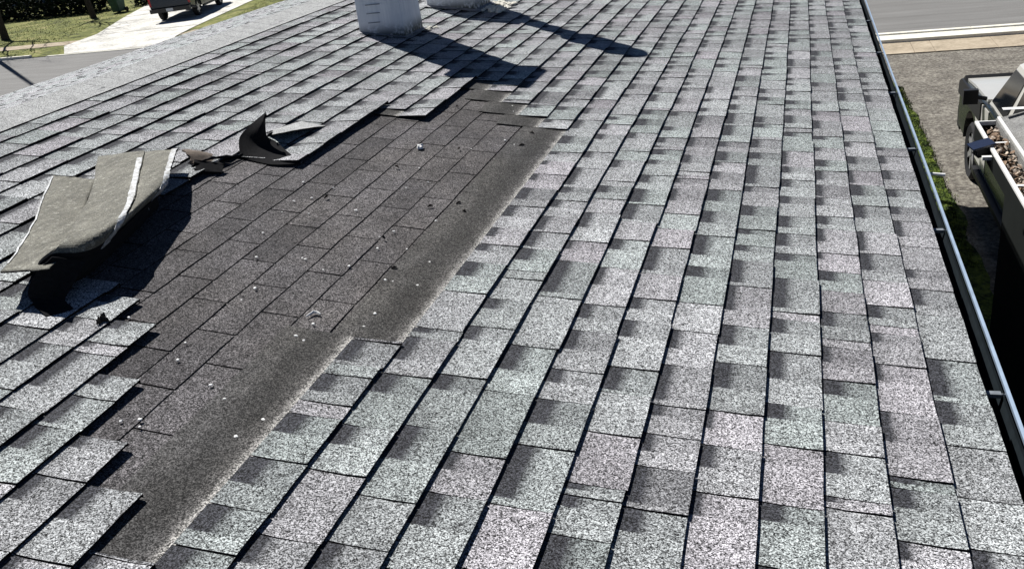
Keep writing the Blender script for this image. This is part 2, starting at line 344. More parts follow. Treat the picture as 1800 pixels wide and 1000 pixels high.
# ------------------------------------------------------------------ the house
HL=(-4,4,0)
house=thing('house',HL,'low grey shingled house roof with a stripped dark patch','house')
V0,V1=-2.0,12.7; NC=29; UR=NC*E+.015; RX=-CS*UR; RZ=EAVE+SN*UR
KO={16:-.10,17:-.12,18:-.26,19:-.15,20:-.10,21:-.06}
MISS={11:(2.0,4.08),12:(1.07,4.24),13:(1.234,4.43),14:(1.376,4.62),15:(1.61,4.80),16:(1.86,4.00),17:(1.98,4.09),18:(2.05,3.20),19:(2.10,3.20)}
def missing(j,v): return j in MISS and MISS[j][0]<v<MISS[j][1]
def BP(u,v,h=0): # back slope
    p=RP(u,v,h); return Vector((2*RX-p.x,p.y,p.z))
def shingle_course(mb,ed,j,P,rnd,full=True,vmin=V0,vmax=V1):
    kb=j+(KO.get(j,0) if full else 0); kt=j+1+(KO.get(j+1,0) if full else 0)
    uB0=kb*E; uT=kt*E+.004
    if j==NC-1: uT=UR-.01
    v=vmin+rnd.random()*.1
    toothy=rnd.random()<.5; nb=0; off=0
    while v<vmax:
        d=rnd.choice((.13,.15,.17,.18,.20,.22,.24,.27)) if rnd.random()>.07 else rnd.uniform(.035,.06)
        v0,v1=v,v+d; v=v1
        if nb<=0: nb=rnd.randint(4,6); off=rnd.uniform(-.003,.003); 
        nb-=1
        # clip against the stripped patch
        if full and j in MISS:
            a,b_=MISS[j]
            if v0>=a and v1<=b_: continue
            if v0<a<v1: v1=a
            elif v0<b_<v1: v0=b_
        toothy=not toothy if rnd.random()<.85 else toothy
        wv=lambda q: .0028*noise.noise(Vector((q*2.3,j*3.7,0)))+.002*noise.noise(Vector((q*9,j*5.1,4)))
        th=(.0130 if j<15 else .0105)+(.003 if toothy else 0)+rnd.uniform(-.001,.001)
        th+=.004*max(0,noise.noise(Vector((v0*.9,j*2.1,9))))
        lift=0
        vm=(v0+v1)/2
        if full and (missing(j-1,vm)): lift=(.010 if vm>2.9 else .002)+.004*rnd.random()
        if lift and vm<2.9: th-=.0045
        tipa=.002 if full and j in MISS and abs(v1-MISS[j][0])<1e-6 else 0
        g=.0022
        hT=.004
        n=3
        tone=min(1,max(0,rnd.gauss(.5,.19))); 
        pl=rnd.choice((0,.3,.38,.45,.5,.55,.65,.9)) if d>.07 else rnd.choice((0,0,.5))
        if not full: tone=min(1.3,tone+.6); pl=pl*.5  # back slope tabs coloured paler, painting in the stronger sun on that side
        c=(tone,pl,min(1,max(0,rnd.gauss(.45,.3))),1)
        bow=rnd.uniform(-.0035,.0025)
        rows=[]
        NU=3
        va,vb=v0+g,v1-g
        for a in range(NU+1):
            s=a/NU                       # 0 butt .. 1 top
            r=[]
            for b_ in range(n+1):
                t=b_/n; vv=va+(vb-va)*t
                uu=(uB0+off+wv(vv))*(1-s)+uT*s
                hh=(th+lift+tipa*t)*(1-s)**1.0+hT*s + (.0012*math.sin(s*3.1)) 
                vv2=vv-.0035*math.sin(s*3.14)+ .002*noise.noise(Vector((uu*20,round(vv*50)*1.0,j)))*(1 if b_ in(0,n) else 0)
                r.append((uu,vv2,hh,s,t))
            rows.append(r)
        for a in range(NU):
            for b_ in range(n):
                qd=[rows[a][b_],rows[a+1][b_],rows[a+1][b_+1],rows[a][b_+1]]
                mb.face([P(x[0],x[1],x[2]) for x in qd],uv=[(x[3],x[4]) for x in qd],c=c)
        hb=.0035
        for b_ in range(n):     # butt edge
            x,y=rows[0][b_],rows[0][b_+1]
            hl=max(hb,x[2]-.009)
            ed.face([P(x[0],x[1],x[2]),P(y[0],y[1],y[2]),P(y[0]+.003,y[1],hl),P(x[0]+.003,x[1],hl)])
        for b_ in (0,n):        # sides
            for a in range(NU):
                x,y=rows[a][b_],rows[a+1][b_]
                ed.face([P(x[0],x[1],x[2]),P(y[0],y[1],y[2]),P(y[0],y[1],.0005),P(x[0],x[1],max(.0005,x[2]-.012))])
roofb=MB(); roofe=MB(); rnd=random.Random(21)
for j in range(NC): shingle_course(roofb,roofe,j,RP,rnd)
deck=MB()
deck.face([RP(0.02,V0,-.012),RP(0.02,V1,-.012),RP(UR-.02,V1,-.012),RP(UR-.02,V0,-.012)])
deck.face([BP(0.02,V0,-.012),BP(UR-.02,V0,-.012),BP(UR-.02,V1,-.012),BP(0.02,V1,-.012)])
# starter strip and rake board
sbm=MB(); 
roof=deck.build('roof',M_deck,house)
o1=roofb.build('front_shingles',M_sh,roof); o1.name='shingle_slope'
roofe.build('shingle_edges',M_edge,roof)
bb=MB(); be=MB(); rnd=random.Random(5)
for j in range(NC): shingle_course(bb,be,j,BP,rnd,False)
bb.build('shingle_slope',M_sh,roof); be.build('shingle_edges',M_edge,roof)
# headlaps: the part of each course that the next one covers; shows only round the stripped patch
hl=MB(); rnd=random.Random(8)
for j in range(6,22):
    iv=[(V0,V1)] if j not in MISS else [(V0,MISS[j][0]),(MISS[j][1],V1)]
    for a,b_ in iv:
        a=max(a,.3); b_=min(b_,6.5); n=max(1,int((b_-a)/.06))
        for i in range(n):
            q0=a+(b_-a)*i/n; q1=a+(b_-a)*(i+1)/n
            f=lambda q:(j+2.52)*E+.004*noise.noise(Vector((q*14,j,0)))
            S=4
            for k in range(S):
                s0,s1=k/S,(k+1)/S
                P0=(j+1+KO.get(j+1,0))*E-.004
                u0a=P0+(f(q0)-P0)*s0; u1a=P0+(f(q0)-P0)*s1; u0b=P0+(f(q1)-P0)*s0; u1b=P0+(f(q1)-P0)*s1
                H=lambda s:.0034-.0026*s
                hl.face([RP(u0a,q0,H(s0)),RP(u1a,q0,H(s1)),RP(u1b,q1,H(s1)),RP(u0b,q1,H(s0))],uv=[(s0,0),(s1,0),(s1,1),(s0,1)])
hl.build('headlap_strips',M_head,roof)
# the older layer laid bare by the storm
ol=MB(); oe=MB(); rnd=random.Random(13); r0=9.9; i=0
OE=.865*E
for i in range(16):
    u0=(9.16+.865*i)*E; v=.4+(.15 if i%2 else 0)+rnd.uniform(-.02,.02)
    while v<6.2:
        d=.300+rnd.uniform(-.012,.012); a,b_=v+.0028,v+d-.0028; v+=d
        c=(min(1,max(0,rnd.gauss(.5,.22))),0,0,1)
        hh=-.0042+rnd.uniform(-.0006,.001)
        n=4; f=lambda q:u0+.0045*noise.noise(Vector((q*6,i*2.2,0)))
        for k in range(n):
            x0=a+(b_-a)*k/n; x1=a+(b_-a)*(k+1)/n
            h0=hh+.0012*noise.noise(Vector((x0*7,i,3))); h1=hh+.0012*noise.noise(Vector((x1*7,i,3)))
            ol.face([RP(f(x0),x0,h0),RP(u0+OE+.012,x0,-.0075),RP(u0+OE+.012,x1,-.0075),RP(f(x1),x1,h1)],c=c)
            oe.face([RP(f(x0),x0,h0),RP(f(x1),x1,h1),RP(f(x1)+.002,x1,-.009),RP(f(x0)+.002,x0,-.009)])
        for y in (a,b_): oe.face([RP(f(y),y,hh),RP(u0+OE,y,-.0073),RP(u0+OE,y,-.011),RP(f(y),y,-.011)])
ol.build('old_shingle_layer',M_old,roof); oe.build('old_shingle_edges',M_edge,roof)
# ridge cap
rc=MB(); v=V0; rnd=random.Random(4)
while v<V1:
    v1=v+.143; dh=.0006; wv=rnd.uniform(-.0015,.0015)
    prof=[(-1,27.68*E+wv,.013),(-1,28.3*E,.016),(-1,UR-.03,.019),(0,UR,.021),(1,UR-.03,.019),(1,28.3*E,.016),(1,27.68*E,.013)]
    def PT(k,q,add):
        sd,u,h=prof[k]; return (RP if sd<=0 else BP)(u,q,h+add)
    for k in range(6):
        rc.face([PT(k,v,dh),PT(k,v1+.01,0),PT(k+1,v1+.01,0),PT(k+1,v,dh)])
        rc.face([PT(k,v,dh),PT(k+1,v,dh),PT(k+1,v,-.003),PT(k,v,-.003)],mi=1)
    for k in (0,6):
        rc.face([PT(k,v,dh),PT(k,v1,0),PT(k,v1,-.012),PT(k,v,-.012)],mi=1)
    v=v1
rc.build('ridge_cap',[M_cap,M_edge],roof)
# walls, gable, soffit
wl=MB(); xw0,xw1=2*RX+.45,-.45
wl.box(xw0,xw1,V0+.3,V1-.3,0,EAVE-.10)
for y in (V0+.3,V1-.3):
    wl.face([(xw0,y,EAVE-.1),(xw1,y,EAVE-.1),(xw1,y,EAVE-.02),(RX,y,RZ-.10),(xw0,y,EAVE-.02)])
wl.build('wall',M_wall,house)
sf=MB(); sf.box(-.5,-.02,V0,V1,EAVE-.16,EAVE-.14); sf.box(-.04,-.016,V0,V1,EAVE-.14,EAVE-.03); sf.build('fascia',M_white,house)
# gutter
gt=MB(); GX0,GX1=-.012,.062
prof=[(GX0,-.02),(GX0,-.125),(.035,-.125),(.050,-.10),(.046,-.06),(GX1-.008,-.035),(GX1-.008,-.015)]
n=60
def sag(y): return .003*math.sin(y*1.7)+.0025*noise.noise(Vector((y*1.3,0,0)))
for i in range(n):
    y0=V0+(V1-V0)*i/n; y1=V0+(V1-V0)*(i+1)/n
    for k in range(len(prof)-1):
        (a,b_),(c,d)=prof[k],prof[k+1]; s0=sag(y0); s1=sag(y1)
        gt.face([(a,y0,EAVE+b_+s0),(a,y1,EAVE+b_+s1),(c,y1,EAVE+d+s1),(c,y0,EAVE+d+s0)])
gt.face([(x,V1,EAVE+z) for x,z in prof])
gutter=gt.build('gutter',M_gut,house,smooth=False)
lp=MB()
for i in range(n):
    y0=V0+(V1-V0)*i/n; y1=V0+(V1-V0)*(i+1)/n; s0=sag(y0); s1=sag(y1)
    q_=[(GX1-.004,-.004),(GX1+.005,-.002),(GX1+.006,-.016),(GX1-.003,-.018)]
    for k in range(4):
        (a,b_),(c,d)=q_[k],q_[(k+1)%4]
        lp.face([(a,y0,EAVE+b_+s0),(c,y0,EAVE+d+s0),(c,y1,EAVE+d+s1),(a,y1,EAVE+b_+s1)])
lp.build('gutter_lip',M_lip,gutter)
for y in (.9,2.30,3.46,4.47,5.53,6.61,7.78,8.9,10.1,11.3):
    h=MB(); y+=.03
    h.box(GX0+.01,GX1-.012,y-.009,y+.009,EAVE-.034,EAVE-.022); h.box(GX0+.004,GX0+.02,y-.013,y+.013,EAVE-.05,EAVE-.022)
    h.tube([(GX1-.014,y,EAVE-.028),(GX1+.012,y,EAVE-.028)],.004,6)
    h.build('gutter_hanger',M_hang,gutter)
ds=MB(); ds.box(-.04,.03,V1-.32,V1-.24,.1,EAVE-.12); ds.build('downspout',M_white,house,bevel=.01)
st=MB(); st.tube([(GX1,4.22,EAVE-.05),(GX1+.085,4.20,EAVE-.055)],[.006,.008],8); st.build('overflow_spigot',M_white,gutter)
# chimneys
def chimney(u,v,wu,wv,T,taper,name_label,capkind):
    base=RP(u,v,0); o=MB(); cx,cy,cz=base
    def ring(z,fu,fv,r=.008):
        pts=[]
        for sx,sy,a0 in ((1,-1,-90),(1,1,0),(-1,1,90),(-1,-1,180)):
            for k in range(4):
                a=R(a0+30*k); pts.append((cx+sx*(fu/2-r)+math.cos(a)*r,cy+sy*(fv/2-r)+math.sin(a)*r,cz+z))
        return pts
    lv=[(-.10,1.0),(0.02,1.0),(.25,.985),(.6,.96),(T-.06,.92)]
    rg=[ring(z,wu*f*(taper if False else 1),wv*f) for z,f in lv]
    for i in range(len(rg)-1):
        m_=len(rg[i])
        for k in range(m_): o.face([rg[i][k],rg[i][(k+1)%m_],rg[i+1][(k+1)%m_],rg[i+1][k]])
    ch=o.build('chimney',M_vent,house,smooth=False,merge=True,loc=None)
    ch.data.transform(Matrix.Translation(Vector(HL)-base)); ch.location=base-Vector(HL); ch['_w']=tuple(base)
    if name_label: ch['label']=name_label
    c=MB()
    if capkind=='square':
        K_=1.34 if T>1 else .95; rs=[ring(T-.06,wu*K_,wv*K_,.02),ring(T,wu*K_,wv*K_,.02),ring(T+.05,wu*.5,wv*.5,.02)]
    else:
        rs=[ring(T-.08+.02*0,wu*.95,wv*.95,.11)]
        for a in (0,20,40,60,80): rs.append(ring(T-.02+.17*math.sin(R(a)),wu*1.15*math.cos(R(a))+.001,wv*1.15*math.cos(R(a))+.001,min(.14,wu*1.15*math.cos(R(a))/2*.98)))
    for i in range(len(rs)-1):
        m_=len(rs[i])
        for k in range(m_): c.face([rs[i][k],rs[i][(k+1)%m_],rs[i+1][(k+1)%m_],rs[i+1][k]])
    c.face(rs[0][::-1]); c.face(rs[-1])
    c.build('chimney_cap',M_vent,ch)
    return ch,base
ch1,b1=chimney(3.185,5.755,.325,.33,1.43,1,'square whitewashed chimney stack, nearer and left one','square')
# ribbed vent louvres low on the face toward us
for k,z in enumerate((.10,.16,.215)):
    lo=MB(); lo.box(b1.x-.085,b1.x+.0+.01*k,b1.y-.170,b1.y-.1635,b1.z+z,b1.z+z+.004)
    lo.build('louvre',M_louv,ch1)
ch2,b2=chimney(3.075,6.84,.40,.36,.42,1,'whitewashed chimney stack with rounded corners, farther and right one','square')
fb=MB(); cx_,cy_,cz_=b2; cy_+=.14; cx_+=.02
fb.tube([(cx_,cy_,cz_+.36),(cx_,cy_,cz_+1.5)],.085,20); fb.tube([(cx_,cy_,cz_+1.50),(cx_,cy_,cz_+1.6),(cx_,cy_,cz_+2.08),(cx_,cy_,cz_+2.18),(cx_,cy_,cz_+2.23)],[.088,.14,.135,.09,.02],20)
fb.build('flue_pipe',M_vent,ch2,smooth=True)
def flashing(ch,u,v,wu,wv,seed,big):
    rnd=random.Random(seed); f=MB(); n=64
    outer=[];inner=[]
    for k in range(n):
        a=2*math.pi*k/n; ca,sa=math.cos(a),math.sin(a); sq=1/max(abs(ca),abs(sa))
        r=1+.10*noise.noise(Vector((ca*2,sa*2,seed)))+.05*noise.noise(Vector((ca*8,sa*8,seed)))
        outer.append(RP(u+ca*sq*(wu/2+big)*r,v+sa*sq*(wv/2+big)*r,.016+.004*rnd.random()))
        inner.append(RP(u+ca*sq*(wu/2-.03),v+sa*sq*(wv/2-.03),.035))
    for k in range(n): f.face([outer[k],outer[(k+1)%n],inner[(k+1)%n],inner[k]])
    return f.build('flashing',M_flash if seed==1 else M_flash,ch)
flashing(ch1,3.185,5.755,.325,.33,1,.014)
flashing(ch2,3.075,6.84,.40,.36,2,.03)
# crumbling sealant beside the far stack
def crumbs(u0,u1,v0,v1,n,seed,szr=(.006,.022)):
    rnd=random.Random(seed); s=MB()
    for i in range(n):
        u=rnd.uniform(u0,u1); v=rnd.uniform(v0,v1); r=rnd.uniform(*szr); p=RP(u,v,.012)
        pts=[p+Vector((math.cos(a)*r*rnd.uniform(.6,1.3),math.sin(a)*r*rnd.uniform(.6,1.4),0)) for a in (0,1.2,2.4,3.7,5)]
        top=[q_+Vector((0,0,r*.45))*1 for q_ in pts]; cc=p+Vector((0,0,r*.8))
        for k in range(5):
            s.face([pts[k],pts[(k+1)%5],top[(k+1)%5],top[k]]); s.face([top[k],top[(k+1)%5],cc])
    return s
c=crumbs(2.68,2.86,6.66,7.12,170,3); 
rn=random.Random(9)
for i in range(60):
    t=rn.random(); u=2.86-.02*rn.random()-t*.0; 
c.build('sealant_crumbs',M_seal,ch2)
c=crumbs(2.93,3.03,5.86,6.02,26,5,(.004,.012)); c.build('sealant_crumbs',M_seal,ch1)
# ------------------------------------------------------------------ torn shingles
def cr(p0,p1,p2,p3,t):
    return .5*((2*p1)+(-p0+p2)*t+(2*p0-5*p1+4*p2-p3)*t*t+(-p0+3*p1-3*p2+p3)*t**3)
def interp(L_,t):
    n=len(L_)-1; x=min(max(t,0),1)*n; i=min(int(x),n-1); f=x-i
    g=lambda k:L_[min(max(k,0),n)]
    e0=g(i-1) if i>0 else 2*g(0)-g(1); e3=g(i+2) if i+2<=n else 2*g(n)-g(n-1)
    return cr(e0,g(i),g(i+1),e3,f)
class Sheet:
    def __init__(s,grid): s.g=[[Vector(p) for p in r] for r in grid]
    def at(s,a,b_):   # a down the rows, b along the columns
        return interp([interp(r,b_) for r in s.g],a)
    def mesh(s,mb,na,nb,th=.004,edge=.0,a0=0,a1=1,bf0=lambda a:0,bf1=lambda a:1,off=0,mi=0,mie=0,mib=0,rag=0):
        P=[[None]*(nb+1) for _ in range(na+1)]; N=[[None]*(nb+1) for _ in range(na+1)]
        for i in range(na+1):
            a=a0+(a1-a0)*i/na
            for k in range(nb+1):
                b_=bf0(a)+(bf1(a)-bf0(a))*k/nb
                p=s.at(a,b_); e=1e-3
                d1=s.at(min(a+e,1),b_)-s.at(max(a-e,0),b_); d2=s.at(a,min(b_+e,1))-s.at(a,max(b_-e,0))
                nn=d1.cross(d2)
                nn=nn.normalized() if nn.length>1e-12 else Vector((0,0,1))
                if s.flip: nn=-nn
                r_=Vector((0,0,0))
                if rag and (k in(0,nb) or i in (0,na)): r_=Vector((noise.noise(p*40),noise.noise(p*40+Vector((7,0,0))),0))*rag
                P[i][k]=p+r_+nn*(off+.0022*noise.noise(p*18)); N[i][k]=nn
        W=lambda q_:RP(*q_)
        for i in range(na):
            for k in range(nb):
                mb.face([W(P[i][k]),W(P[i+1][k]),W(P[i+1][k+1]),W(P[i][k+1])],mi=mi)
                mb.face([W(P[i][k]-N[i][k]*th),W(P[i][k+1]-N[i][k+1]*th),W(P[i+1][k+1]-N[i+1][k+1]*th),W(P[i+1][k]-N[i+1][k]*th)],mi=mib)
        def rim(A,B,NA,NB): mb.face([W(A),W(B),W(B-NB*th),W(A-NA*th)],mi=mie)
        for i in range(na):
            rim(P[i][0],P[i+1][0],N[i][0],N[i+1][0]); rim(P[i][nb],P[i+1][nb],N[i][nb],N[i+1][nb])
        for k in range(nb):
            rim(P[0][k],P[0][k+1],N[0][k],N[0][k+1]); rim(P[na][k],P[na][k+1],N[na][k],N[na][k+1])
RIGHT=[[[3.291,2.904,.04],[3.123,2.945,.07],[2.948,2.967,.10]],[[2.989,2.496,.08],[2.831,2.514,.12],[2.83,2.767,.12]],
[[2.813,2.22,.12],[2.684,2.284,.14],[2.77,2.664,.125]],[[2.672,1.998,.155],[2.608,2.118,.15],[2.738,2.594,.11]],
[[2.69,1.909,.120],[2.622,2.048,.10],[2.762,2.555,.07]],[[2.70,1.873,.045],[2.635,2.04,.045],[2.775,2.58,.03]],[[2.72,1.90,.0],[2.70,2.10,.0],[2.83,2.62,.0]]]
LEFT=[[[3.337,2.696,.03],[3.145,2.705,.035]],[[3.159,2.434,.05],[2.985,2.46,.052]],[[3.026,2.254,.065],[2.80,2.20,.085]],[[2.877,2.011,.08],[2.68,1.99,.118]],[[2.795,1.862,.095],[2.62,1.87,.128]]]
fl=thing('torn_shingle_flap',RP(2.75,2.3,0),'large peeled shingle sheet folded over, beige underside up, black curled edge','shingle flap')
S1=Sheet(RIGHT); S1.flip=False
t_=(S1.at(.51,.5)-S1.at(.49,.5)).cross(S1.at(.5,.51)-S1.at(.5,.49)); S1.flip=t_.z<0
b=MB(); S1.mesh(b,44,26,.005,mie=1,mib=1,rag=.006); b.build('rolled_sheet',[M_back,M_edge],fl,smooth=True,merge=True)
S2=Sheet(LEFT); t_=(S2.at(.51,.5)-S2.at(.49,.5)).cross(S2.at(.5,.51)-S2.at(.5,.49)); S2.flip=t_.z<0
b=MB(); S2.mesh(b,26,12,.005,mie=1,mib=1,rag=.008); b.build('loose_sheet',[M_back,M_edge],fl,smooth=True,merge=True)
b=MB(); S1.mesh(b,30,3,.0015,a0=.04,a1=.66,bf0=lambda a:.51+.06*a,bf1=lambda a:.582+.06*a,off=.0075,rag=.004); b.build('film_strip',M_strip,fl,smooth=True)
b=MB(); S1.mesh(b,30,3,.0015,a0=.0,a1=.80,bf0=lambda a:.925,bf1=lambda a:1.0,off=.003,rag=.005); b.build('film_strip',M_strip,fl,smooth=True)
# overlapping seam: second lamination, a thin raised edge running down the sheet
b=MB(); S1.mesh(b,36,12,.004,a0=.0,a1=.60,bf0=lambda a:.012,bf1=lambda a:.588+.06*a,off=.005,rag=.004,mie=1); b.build('lapped_sheet',[M_back,M_edge],fl,smooth=False)
b=MB(); S2.mesh(b,24,2,.0012,a0=.02,a1=.9,bf0=lambda a:.0,bf1=lambda a:.035,off=.003,rag=.004); b.build('adhesive_line',M_strip,fl,smooth=True)
b=MB(); S1.mesh(b,20,26,.002,a0=.60,a1=1.0,off=.006,rag=.006); b.build('painted_shade_band',M_edge,fl,smooth=True)  # black overlay painting the shade on the roll's turned-under lower face
# black tongue hanging at the near end of the roll
TNG=[[[2.655,1.925,.14],[2.60,1.99,.10]],[[2.69,1.875,.09],[2.60,1.93,.06]],[[2.70,1.85,.03],[2.60,1.88,.02]],[[2.60,1.80,.010],[2.54,1.86,.008]]]
S3=Sheet(TNG); S3.flip=False; b=MB(); S3.mesh(b,12,6,.004,rag=.006); b.build('curled_tongue',M_edge,fl,smooth=True)
fr=thing('shingle_scrap',RP(2.93,3.05,0),'small torn brown shingle scrap beside the white edge of the big flap','shingle scrap')
S4=Sheet([[[3.00,3.075,.055],[2.965,3.115,.045],[2.935,3.15,.025]],[[2.96,3.04,.06],[2.92,3.075,.05],[2.89,3.11,.022]],[[2.93,3.00,.03],[2.885,3.03,.028],[2.85,3.06,.012]]]); S4.flip=True
M_scrap=simple('brown_weathered_scrap',(.13,.105,.085),.9,.2,0,.5,40)
b=MB(); S4.mesh(b,10,10,.006,rag=.022); b.build('scrap_sheet',[M_scrap],fr)
S5=Sheet([[[2.90,3.0,.05],[2.80,3.06,.03]],[[2.86,2.96,.02],[2.78,3.01,.006]]]); S5.flip=True
b=MB(); S5.mesh(b,6,6,.01,rag=.018); b.build('torn_edge',[M_edge],fr)
# upright curled shingle further along
sp=thing('curled_shingle',RP(2.75,3.3,0),'black shingle torn loose and curled upright to a point','shingle flap')
c0=[(2.811,3.202,0),(2.833,3.228,.03),(2.851,3.273,.07),(2.825,3.322,.11),(2.772,3.365,.16)]
c1=[(2.523,3.202,.014),(2.657,3.311,.022),(2.735,3.357,.04),(2.757,3.333,.07),(2.769,3.366,.165)]
grid=[]
for A,B in zip(c0,c1):
    A=Vector(A);B=Vector(B); mid=(A+B)/2+Vector((-.02,-.03,-.004 if A.z<.1 else 0)); grid.append([A,mid,B])
S6=Sheet(grid); S6.flip=False; b=MB(); S6.mesh(b,20,12,.004,rag=.0); b.build('curled_sheet',M_edge,sp,smooth=True)
lt=thing('lifted_shingle',RP(2.72,3.5,0),'lit shingle corner lifted in a thin wedge right of the upright curl','shingle flap')
S7=Sheet([[[2.735,3.345,.07],[2.70,3.52,.045],[2.66,3.70,.014]],[[2.79,3.44,.055],[2.77,3.56,.035],[2.74,3.71,.014]],[[2.86,3.50,.016],[2.84,3.60,.014],[2.80,3.73,.012]]]); 
t_=(S7.at(.51,.5)-S7.at(.49,.5)).cross(S7.at(.5,.51)-S7.at(.5,.49)); S7.flip=t_.z<0
b=MB(); S7.mesh(b,10,14,.005,mie=1,mib=1,rag=.003)
b.build('lifted_sheet',[M_cap,M_edge],lt)
# bent-up torn rim between the two flaps
rim=MB(); rn=random.Random(2); pts=[]
for i in range(24):
    t=i/23; v=2.98+.24*t; u=2.90-.09*t; pts.append(RP(u,v,.022+.012*math.sin(t*5)+.004*rn.random()))
rim.tube(pts,[.004+.003*rn.random() for _ in pts],6)
o=rim.build('torn_strip',M_edge,None,loc=pts[0]); tag(o,'thin black torn shingle strip joining the big flap and the upright curl','shingle strip')
# white flakes and chips on the bare patch
def flake(name,u,v,r,n,seed,label,cat,group=None,elong=1,rot=0):
    rnd=random.Random(seed); c_=MB(); p=RP(u,v,.0)
    k=n; base=[];top=[]
    for i in range(k):
        a=6.283*i/k; rr=r*rnd.uniform(.6,1.2); x,y=math.cos(a)*rr*elong,math.sin(a)*rr; x,y=x*math.cos(rot)-y*math.sin(rot),x*math.sin(rot)+y*math.cos(rot)
        base.append(RP(u+x,v+y,.001)); top.append(RP(u+x*.8,v+y*.8,r*.5*rnd.uniform(.6,1.3)))
    cc=RP(u,v,r*.6)
    for i in range(k):
        j=(i+1)%k; c_.face([base[i],base[j],top[j],top[i]]); c_.face([top[i],top[j],cc])
    o=c_.build(name,M_chip,None,loc=p); tag(o,label,cat,group); return o
flake('white_flake',2.146,3.606,.026,9,1,'largest whitish flake, lying towards the far end of the dark patch','flake',elong=.7)
# hooked scrap: bent strip
hk=MB(); P0=[(1.905,2.062,.002),(1.899,2.082,.003),(1.896,2.092,.004),(1.884,2.092,.004),(1.872,2.088,.003)]
hk.tube([RP(*p) for p in P0],[.002,.0035,.005,.004,.003],5); o=hk.build('white_hook_scrap',M_chip,None,loc=RP(1.9,2.08,0)); tag(o,'small hooked white scrap near the lower middle of the dark patch','scrap')
rn=random.Random(31); cnt=0
chip_spots=[(301,541),(387,605),(432,646),(452,737),(552,597),(584,578),(640,570),(334,777),(354,735),(752,537),(496,355),(398,323),(526,326),(474,372),(527,378),(597,370),(654,405),(698,313),(628,417),(508,462),(572,475),(618,500),(418,523),(541,482),(675,467),(520,348),(432,420),(300,427),(425,460)]
CH=[(2.39,1.887),(2.12,1.735),(1.97,1.659),(1.79,1.489),(1.88,1.953),(1.865,2.03),(1.72,2.066),(2.02,1.362),(2.03,1.449),(1.55,2.24),(2.37,2.85),(2.66,2.95),(2.43,3.04),(2.36,2.74),(2.26,2.76),(2.11,2.85),(1.90,2.72),(1.96,3.22),(1.93,2.66),(2.09,2.41),(1.93,2.41),(1.78,2.36),(2.14,2.17),(2.00,2.36),(1.69,2.53),(2.32,2.90),(2.33,2.55),(2.62,2.41),(2.25,2.37)]
for i in range(16):
    CH.append((rn.uniform(11.6,16.3)*E,rn.uniform(2.1,4.4)))
for i in range(8):
    CH.append((rn.uniform(12.2,15.5)*E,rn.uniform(1.3,2.1)))
CH=[(u,v) for u,v in CH]
for i,(u,v) in enumerate(CH):
    if (11.2*E<u<17.5*E) and (11<u/E) : 
        flake('white_chip',u,v,rn.uniform(.0035,.0068),6,100+i,'tiny white chip scattered on the bare dark shingle patch','chip','white chips scattered on the bare patch')
for i in range(11):
    u,v=rn.uniform(11.4,16.6)*E,rn.uniform(2.0,4.3); d=MB(); a=rn.uniform(0,3.14); l=rn.uniform(.007,.015)
    d.tube([RP(u-math.cos(a)*l,v-math.sin(a)*l,.003),RP(u,v,.008),RP(u+math.cos(a)*l,v+math.sin(a)*l,.004)],[.002,.005,.002],5)
    o=d.build('bark_crumb',M_twig,None,loc=RP(u,v,0)); tag(o,'tiny dark curled crumb lying on the bare dark shingle patch','debris','dark crumbs on the bare patch')
# twiggy clump at the near torn edge
d=MB(); rn=random.Random(77)
for i in range(14):
    u,v=2.433+rn.gauss(0,.006),1.835+rn.gauss(0,.009); a=rn.uniform(0,3.14); l=rn.uniform(.003,.007)
    d.tube([RP(u-math.cos(a)*l,v-math.sin(a)*l,.012),RP(u,v,.018+.006*rn.random()),RP(u+math.cos(a)*l,v+math.sin(a)*l,.014)],[.003,.006,.003],5)
o=d.build('debris_clump',M_twig,None,loc=RP(2.433,1.835,0)); tag(o,'small dark clump of grit on the torn edge below the big flap','debris')
